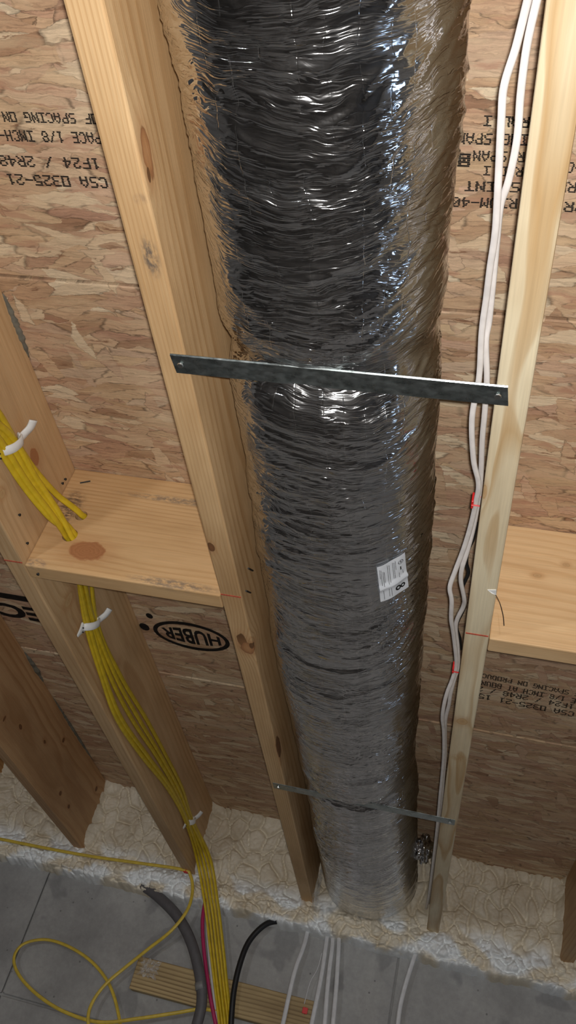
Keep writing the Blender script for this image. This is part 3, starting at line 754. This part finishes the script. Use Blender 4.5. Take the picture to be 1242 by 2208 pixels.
# ------------------------------------------------------------------ spray foam along the rim
def build_foam():
    xs = np.linspace(-1.75, 1.35, 760); ts = np.linspace(0, 1, 190)
    X, Tt = np.meshgrid(xs, ts, indexing='ij')
    zb = -0.090 - 0.006 * vnoise(X * 9, X * 0 + 2, 5) - 0.010 * np.abs(vnoise(X * 28, X * 0 + 5, 6))
    Z0 = D + (zb - D) * Tt
    wx = vnoise(X * 12, Z0 * 12, 2) * 0.02; wz = vnoise(X * 12, Z0 * 12, 4) * 0.02
    ax = X + wx; az = Z0 + wz
    low = np.clip((0.012 - Z0) / 0.03, 0, 1)
    f1, f2, c = worley(ax * 24, az * 15, 1); lump = np.sqrt(np.clip(1 - (f1 / 0.95) ** 2, 0, 1))
    g1, g2, c2 = worley(ax * 60, az * 45, 2); lump2 = np.sqrt(np.clip(1 - (g1 / 0.95) ** 2, 0, 1))
    crev = np.clip((f2 - f1) / 0.30, 0, 1); crev = crev * (2 - crev); crev2 = np.clip((g2 - g1) / 0.35, 0, 1)
    h = (0.007 * lump + 0.020 * crev + 0.0035 * crev2 * (0.5 + c)) * (1 - low) + 0.012 * vnoise(X * 7, Z0 * 7, 9) * (1 - low)
    f1, f2, c3 = worley(ax * 34, az * 26, 3); lump3 = np.sqrt(np.clip(1 - (f1 / 0.95) ** 2, 0, 1))
    crev3 = np.clip((f2 - f1) / 0.3, 0, 1)
    h += low * (0.014 * lump3 + 0.016 * crev3 + 0.008 * crev2 + 0.008 * vnoise(X * 30, Z0 * 30, 14))
    roll = np.clip((0.02 - Z0) / 0.06, 0, 1); roll = roll * roll * (3 - 2 * roll)
    # distance to the nearest joist face
    xm = np.mod(X - T / 2 + S / 2, S) - S / 2; dist = np.maximum(np.abs(xm) - T / 2, 0)
    fil = 0.035 * np.exp(-dist / 0.012) * (Z0 > 0.0) * np.clip((Z0) / 0.05, 0, 1) * (1 + 0.5 * vnoise(X * 3 + 1, Z0 * 9, 22))
    topf = 0.02 * np.exp(-(D - Z0) / 0.014)
    Y = 2.995 - h - fil - topf - 0.024 * roll
    e = np.clip((Tt - 0.93) / 0.07, 0, 1); Y = Y + (YW + 0.008 - Y) * e ** 2.5
    # hollow around the duct end
    Z = Z0.copy(); Z -= low * (1 - e) * 0.006 * lump3
    V = np.stack([X, Y, Z], -1).reshape(-1, 3)
    fr = np.clip((0.045 - Z0) / 0.05, 0, 1) * np.clip((vnoise(X * 9 + 3, Z0 * 14, 33) + 0.2) / 0.25, 0, 1) * np.clip((lump3 - 0.2) / 0.35, 0, 1)  # mask for painted bluish light on the lower foam lumps
    me = bpy.data.meshes.new('rim_spray_foam'); me.from_pydata(V.tolist(), [], [tuple(f[::-1]) for f in grid_faces(len(xs), len(ts)).tolist()]); me.update()
    a = me.attributes.new('painted_light', 'FLOAT', 'POINT'); a.data.foreach_set('value', fr.ravel().astype(np.float32))
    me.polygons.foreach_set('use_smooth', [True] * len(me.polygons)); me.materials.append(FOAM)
    o = bpy.data.objects.new('rim_spray_foam', me); COL.objects.link(o)
    return o
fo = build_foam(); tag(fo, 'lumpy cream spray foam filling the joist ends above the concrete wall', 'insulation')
sill = bm_obj('trim_1', box_bm(XL - .2, XR + .2, YW + 0.012, YW + 0.15, -0.0005, D), JW[4]); tag(sill, 'wooden rim board behind the spray foam', 'trim', kind='structure')

# ------------------------------------------------------------------ cables
def cable(name, pts, a, b, mat, label, cat='cable', group=None, up=(0, 0, 1), n=8, parent=None, p=2.4, twist=None):
    V, F = sweep(catmull(pts, n), oval(a, b, 12, p), up, twist)
    o = mesh_obj(name, V, F, mat, parent, True)
    if not parent: tag(o, label, cat, group)
    return o
XJ = -S + T        # right face of the joist that carries the yellow bundle
BL = 'yellow cable in the bundle clipped to the joist and threaded through the block'
low_rows = [(1460, (219, 226, 238, 250, 261)), (1550, (252, 262, 284, 299, 315)), (1630, (306, 318, 337, 347, 358)), (1700, (362, 369, 377, 385, 393))]
tail_rows = [(1850, (424, 431, 438, 446, 453)), (1950, (442, 449, 456, 463, 470)), (2050, (454, 461, 468, 475, 482)), (2130, (464, 470, 477, 484, 490)), (2208, (473, 480, 486, 493, 499)), (2300, (480, 487, 494, 501, 508))]
for i in range(5):
    P = []
    if i < 4:
        o4 = (i - 1.5)
        a = [((-130 + o4 * 12, 790), 0.010), ((-40 + o4 * 11, 895), 0.009), ((14 + o4 * 11, 958 + o4 * -7), 0.009), ((62 + o4 * 9, 1036 - o4 * 6), 0.020), ((112 + o4 * 7, 1104 - o4 * 4), 0.040)]
        for px, dx in a: P.append(atx(px, XJ + dx + 0.004 * (i % 2)))
        hx, hz = H1[0], H1[1]; ox = (-0.006, -0.006, 0.006, 0.006)[i]; oz = (0.004, -0.004, 0.004, -0.004)[i]
    else:
        for px, dx in (((-95, 778), 0.008), ((-10, 880), 0.008), ((36, 955), 0.007), ((74, 1012), 0.016), ((122, 1066), 0.030)): P.append(atx(px, XJ + dx))
        hx, hz = H2[0], H2[1]; ox = oz = 0.0
    P += [Vector((hx + ox, 1.195, hz + oz)), Vector((hx + ox, 1.245, hz + oz))]
    P.append(atx(((183, 190, 196, 202, 208)[i], 1338), XJ + 0.009 + 0.004 * (i % 2)))
    for yy, xs_ in low_rows: P.append(atx((xs_[i], yy), XJ + 0.010 + 0.003 * (i % 2)))
    P.append(atx(((399, 403, 407, 411, 415)[i], 1768), XJ + 0.009 + 0.005 * (i % 2)))
    for q, (yy, xs_) in enumerate(tail_rows):
        yd = (2.88, 2.915, 2.93, 2.935, 2.935, 2.935)[q]
        P.append(aty((xs_[i], yy), yd + 0.006 * (i % 2)))
    cable('yellow_cable', P, 0.0062, 0.0038, YEL, BL if i < 4 else 'yellow cable passing alone through the upper hole in the knotted block', 'cable', 'yellow cables on the joist', up=(1, 0, 0), n=7)

def clip(c, ex, ey, label):
    """white stacker clip: band over the cables, nail flap at one side, curled prong at the other; c centre, ex along band, ey away from joist"""
    e = empty('cable_clip', c); tag(e, label, 'cable clip', 'white cable clips')
    ex = Vector(ex).normalized(); ey = Vector(ey).normalized(); ez = ex.cross(ey)
    def w(a, b, cc=0.0): return ex * a + ey * b + ez * cc
    band = catmull([w(-.030, 0.001), w(-.024, .012), w(-.010, .019), w(.010, .019), w(.022, .014), w(.028, .004)], 5)
    V, F = sweep(band, oval(0.0085, 0.0022, 8, 4), ey); mesh_obj('band', V, F, CLIP, e, True)
    V, F = sweep(catmull([w(-.028, .003), w(-.040, .004, .006), w(-.052, .003, .014)], 5), oval(0.0105, 0.0025, 8, 4), ey, scale=[1.25 - 0.9 * i / 10 for i in range(11)]); mesh_obj('nail_flap', V, F, CLIP, e, True)
    V, F = sweep(catmull([w(.024, .010), w(.034, .013, -.004), w(.042, .020, -.012), w(.046, .026, -.024)], 5), oval(0.008, 0.0028, 8, 4), ey); mesh_obj('prong', V, F, CLIP, e, True)
    q = ey.to_track_quat('Z', 'Y').to_matrix().to_4x4()
    for cc in (-.004, .005):
        bm = bmesh.new(); bmesh.ops.create_cone(bm, cap_ends=True, segments=10, radius1=.0018, radius2=.0014, depth=.003, matrix=Matrix.Translation(w(-.036, .0068, cc + .004)) @ q)
        bm_obj('nail', bm, NAILM, e)
    return e
for (pa, pb, lb) in (((-6, 975), (38, 938), 'white plastic clip holding the yellow cables before the wood block'),
                     ((160, 1360), (218, 1328), 'white plastic clip on the yellow bundle just past the wood block'),
                     ((388, 1780), (423, 1758), 'white plastic clip on the yellow bundle close to the foam')):
    A = atx(pa, XJ + .004); B = atx(pb, XJ + .004)
    clip((A + B) / 2, B - A, (1, 0, 0), lb)

# loose yellow cable that is stapled at the joist end and loops over the wall
P = [aty(q, 2.925) for q in ((-60, 1797), (0, 1809), (100, 1829), (200, 1847), (300, 1861), (393, 1875))]
P += [aty((411, 1889), 2.93), aty((415, 1922), 2.925), aty((404, 1962), 2.905), aty((370, 2006), 2.900), aty((320, 2046), 2.92), aty((270, 2086), 2.935), aty((228, 2122), 2.93), aty((200, 2160), 2.925), aty((190, 2196), 2.92),
      aty((200, 2240), 2.92), aty((235, 2252), 2.93), aty((258, 2225), 2.945), aty((254, 2180), 2.955), aty((236, 2124), 2.962), aty((200, 2076), 2.965), aty((150, 2042), 2.965), aty((98, 2026), 2.965), aty((50, 2036), 2.96), aty((30, 2066), 2.955),
      aty((42, 2104), 2.95), aty((82, 2146), 2.945), aty((140, 2182), 2.94), aty((215, 2204), 2.94), aty((300, 2196), 2.94), aty((380, 2184), 2.945), aty((440, 2176), 2.95), aty((500, 2190), 2.952)]
cable('yellow_cable', P, 0.0052, 0.0036, YEL2, 'loose yellow cable looping over the concrete wall from a red staple', up=(0, 1, 0), n=8)
cable('magenta_cable', [aty((446, 1925), 2.955), aty((437, 1982), 2.952), aty((440, 2050), 2.948), aty((452, 2140), 2.945), aty((465, 2208), 2.945), aty((480, 2290), 2.945)], 0.006, 0.005, PNK, 'magenta cable hanging beside the yellow bundle', up=(0, 1, 0))
cable('white_cable', [aty((452, 1930), 2.965), aty((447, 1990), 2.96), aty((452, 2060), 2.958), aty((460, 2130), 2.955), aty((470, 2208), 2.95), aty((484, 2290), 2.95)], 0.006, 0.004, WHT2, 'white cable between the magenta cable and the yellow bundle', up=(0, 1, 0))
g = cable('grey_cable', [aty((272, 1880), 2.988), aty((300, 1903), 2.980), aty((342, 1934), 2.955), aty((384, 1978), 2.94), aty((413, 2034), 2.93), aty((431, 2105), 2.925), aty((435, 2160), 2.925), aty((424, 2212), 2.925), aty((405, 2280), 2.925)], 0.017, 0.015, GRY, 'thick dark grey service cable coming out of the foam', up=(0, 1, 0), n=10, p=2.0)
tp = [aty((432, 2118), 2.925), aty((434, 2134), 2.925)]
V, F = sweep(tp, oval(0.0178, 0.0158, 16), (0, 1, 0)); mesh_obj('tape_band', V, F, plain('grey_tape', (0.22, 0.215, 0.21), 0.5), g, True)
cable('black_cable', [aty((622, 1990), 2.99), aty((600, 1986), 2.968), aty((570, 1995), 2.95), aty((537, 2030), 2.94), aty((517, 2080), 2.93), aty((504, 2140), 2.925), aty((498, 2212), 2.925), aty((494, 2290), 2.925)], 0.009, 0.009, BLK, 'black cable curving down out of the foam beside the yellow bundle', up=(0, 1, 0), p=2.0)
GW = 'white cable dropping with two close neighbours from the foam below the duct'
for q in (((664, 2005), (655, 2040), (634, 2100), (610, 2208), (592, 2290)), ((706, 2015), (702, 2045), (692, 2110), (672, 2208), (655, 2290)),
          ((718, 2015), (716, 2045), (708, 2110), (700, 2208), (692, 2290)), ((731, 2012), (730, 2045), (725, 2130), (718, 2208), (712, 2290))):
    P = [aty(q[0], 2.985), aty(q[1], 2.962), aty(q[2], 2.952), aty(q[3], 2.945), aty(q[4], 2.945)]
    cable('white_cable', P, 0.0068, 0.004, WHT2, GW if q[0][0] > 700 else 'white cable slanting across the treated board apart from three straighter ones', 'cable', 'white cables below the duct', up=(0, 1, 0))
P = [aty(q, 2.955) for q in ((908, 2040), (897, 2055), (879, 2108), (865, 2160), (858, 2208), (852, 2290))]; P[0].y = 2.985
cable('white_cable', P, 0.0068, 0.004, WHT2, 'single white cable leaving the foam under the pale joist end', up=(0, 1, 0))
P = [aty(q, 2.955) for q in ((694, 2055), (684, 2090), (668, 2120), (656, 2165))]
cable('clear_thread', P, 0.0012, 0.0012, WHT2, 'thin pale thread hanging between two of the white cables', 'thread', up=(0, 1, 0))

# white wires along the pale joist
ZW = 0.034
w1 = [(1150, -40), (1138, 0), (1113, 100), (1087, 185), (1081, 260), (1074, 400), (1068, 500), (1057, 575), (1049, 640), (1039, 715), (1033, 815), (1018, 900), (1021, 990), (1032, 1042), (1027, 1080), (1016, 1130), (1001, 1180), (982, 1230), (970, 1266), (974, 1295), (973, 1335), (978, 1367), (984, 1421), (983, 1440), (975, 1466), (964, 1494), (957, 1522), (954, 1550), (957, 1578), (957, 1627), (953, 1677), (949, 1715), (943, 1780), (935, 1850), (925, 1930), (912, 2010)]
w2 = [(1170, -40), (1158, 0), (1136, 100), (1123, 200), (1115, 300), (1097, 388), (1080, 440), (1073, 500), (1064, 600), (1055, 690), (1048, 735), (1050, 815), (1046, 880), (1040, 950), (1037, 1025), (1031, 1080), (1020, 1140), (1007, 1190), (996, 1226), (994, 1254), (1001, 1290), (999, 1308), (983, 1346), (987, 1396), (987, 1437), (979, 1466), (972, 1494), (968, 1520), (961, 1550), (960, 1584), (960, 1627), (956, 1677), (953, 1715), (946, 1780), (938, 1850), (928, 1930), (916, 2010)]
for wpx, dz in ((w1, 0.0), (w2, 0.012)):
    P = []
    for i, q in enumerate(wpx):
        z = ZW + dz + 0.006 * math.sin(i * 0.9); v = atz(q, z)
        v.x = min(v.x, S - 0.0045)
        P.append(v)
    P[-1].y = min(P[-1].y, 3.0); P[-1].z += 0.03
    cable('white_wire', P, 0.0037, 0.0025, WHT, ('white wire of the stapled pair on its duct side' if dz == 0 else 'white wire of the stapled pair on its joist side, next to pale joist'), 'wire', 'white wires on the pale joist', up=(0.3, 0, 1), n=7)
P = [atz(q, 0.075) for q in ((1031, 1128), (1021, 1160), (1009, 1188), (1006, 1214), (1010, 1236), (998, 1266), (1003, 1290), (1001, 1311), (985, 1348), (992, 1378), (998, 1400))]
for v in P: v.x = min(v.x, S - 0.004)
cable('black_wire', P, 0.0028, 0.0028, BLK, 'thin black wire weaving behind the white wires on the pale joist', 'wire', up=(0, 0, 1))

def staple(c, along, across, out, label):
    """red insulated cable staple: crown over the cable with two legs"""
    e = empty('cable_staple', c); tag(e, label, 'staple', 'red cable staples')
    al, ac, ou = (Vector(v).normalized() for v in (along, across, out))
    hw, hh, hl = .0085, .008, .008
    def bx(a0, a1, b0, b1, c0, c1):
        bm = box_bm(a0, a1, b0, b1, c0, c1, 0.0008, 1); M = Matrix((al, ac, ou)).transposed()
        for v in bm.verts: v.co = M @ v.co
        return bm
    bm_obj('crown', bx(-hl, hl, -hw, hw, hh - .003, hh), REDP, e)
    for s_ in (-1, 1): bm_obj('leg', bx(-.001, .001, s_ * hw - .0012, s_ * hw + .0012, -.004, hh), REDP, e)
    return e
for q, lb in (((1028, 1080), 'red staple over the white wires before the red chalk line'), ((984, 1440), 'red staple over the white wires past the chalk line')):
    c = atz(q, ZW + .006); c.x = S - 0.0055
    staple(c, (0, 1, 0), (0, 0, 1), (-1, 0, 0), lb)
staple(aty((402, 1877), 2.93), (1, 0, 0), (0, 1, 0), (0, 0, -1), 'red staple holding the loose yellow cable at a joist end')
# treated board on the wall
BWD = wood('treated_board_wood', (0.54, 0.40, 0.20), (0.17, 0.10, 0.04), 'X', center=(0.05, 0.16), freq=95, seed=33.0, amp=0.03, ring=0.95, wavy=1.2)
bd = bm_obj('nailer_board', box_bm(0, 0.572, 0, T, 0, 0.095, 0.003, 2), BWD, loc=(-0.466, YW - T, -0.369)); tag(bd, 'short treated board with strong grain fixed flat to the concrete wall', 'board')
staple(aty((658, 2180), 2.962) , (1, 0, 0), (0, 0, 1), (0, -1, 0), 'red staple on the treated wall board')
def crumple(name, c, rx, ry, rz, seed, label):
    bm = bmesh.new(); bmesh.ops.create_grid(bm, x_segments=22, y_segments=22, size=1.0)
    for v in bm.verts:
        x, y = v.co.x, v.co.y; n_ = math.sin(5 * x + seed) * math.cos(4 * y - seed) + 0.6 * math.sin(11 * x * y + 7 * y + seed) + 0.4 * math.sin(17 * x - 9 * y)
        k = 1 - 0.25 * abs(math.sin(6 * math.atan2(y, x) + seed))
        v.co = Vector((c[0] + rx * x * k, c[1] + ry * n_ * 0.5, c[2] + rz * y * k))
    o = bm_obj(name, bm, FILM, None, True); tag(o, label, 'plastic'); return o
crumple('plastic_film', aty((322, 2088), 2.945), 0.035, 0.016, 0.03, 2.0, 'crumpled clear plastic scrap at the end of the treated board')
crumple('plastic_film', Vector((0.052, 2.90, 0.03)), 0.010, 0.03, 0.075, 4.0, 'clear plastic film between the duct end and the joist')

# ------------------------------------------------------------------ unseen fill bulbs added behind the camera
def bulb(x, y, label, drop=0.0):
    e = empty('fill_bulb', (x, y, 0.0)); tag(e, label, 'lamp', 'added fill bulbs')
    bm = bmesh.new(); bmesh.ops.create_cone(bm, cap_ends=True, segments=32, radius1=0.045, radius2=0.058, depth=0.035, matrix=Matrix.Translation((0, 0, -0.0185)))
    bm_obj('lamp_holder', bm, CLIP, e, True)
    if drop:  # cord lowers the added bulb so it lights the pale joist's duct side
        V, F = sweep([Vector((0, 0, -0.03)), Vector((0, 0, -drop - 0.02))], oval(.004, .004, 8), (0, 1, 0)); mesh_obj('cord', V, F, BLK, e, True)
        bm = bmesh.new(); bmesh.ops.create_cone(bm, cap_ends=True, segments=24, radius1=0.02, radius2=0.016, depth=0.05, matrix=Matrix.Translation((0, 0, -drop - 0.022)))
        bm_obj('socket', bm, BLK, e, True)
    prof = [(0.0, -0.145), (0.014, -0.143), (0.024, -0.136), (0.030, -0.124), (0.031, -0.110), (0.028, -0.094), (0.020, -0.075), (0.015, -0.060), (0.014, -0.037)]
    V = []; F = []; n = 24
    for (r, z) in prof:
        for i in range(n): V.append((r * math.cos(6.28318 * i / n), r * math.sin(6.28318 * i / n), z - drop))
    for k in range(len(prof) - 1):
        for i in range(n): F.append((k * n + i, k * n + (i + 1) % n, (k + 1) * n + (i + 1) % n, (k + 1) * n + i))
    kk_ = NT('fill_bulb_glow'); m_ = kk_.set(color=(0.9, 0.9, 0.9), ecol=(0.92, 0.96, 1.0), estr=FILL_BULB_E)
    mesh_obj('bulb', V, F, m_, e, True)
bulb(-2 * S + T / 2, -1.5, 'added unseen fill bulb hanging on a black cord under the knotty brown joist', 0.42)
bulb(2 * S + T / 2, -1.9, 'added unseen fill bulb in a white holder under the joist beyond the pale one')
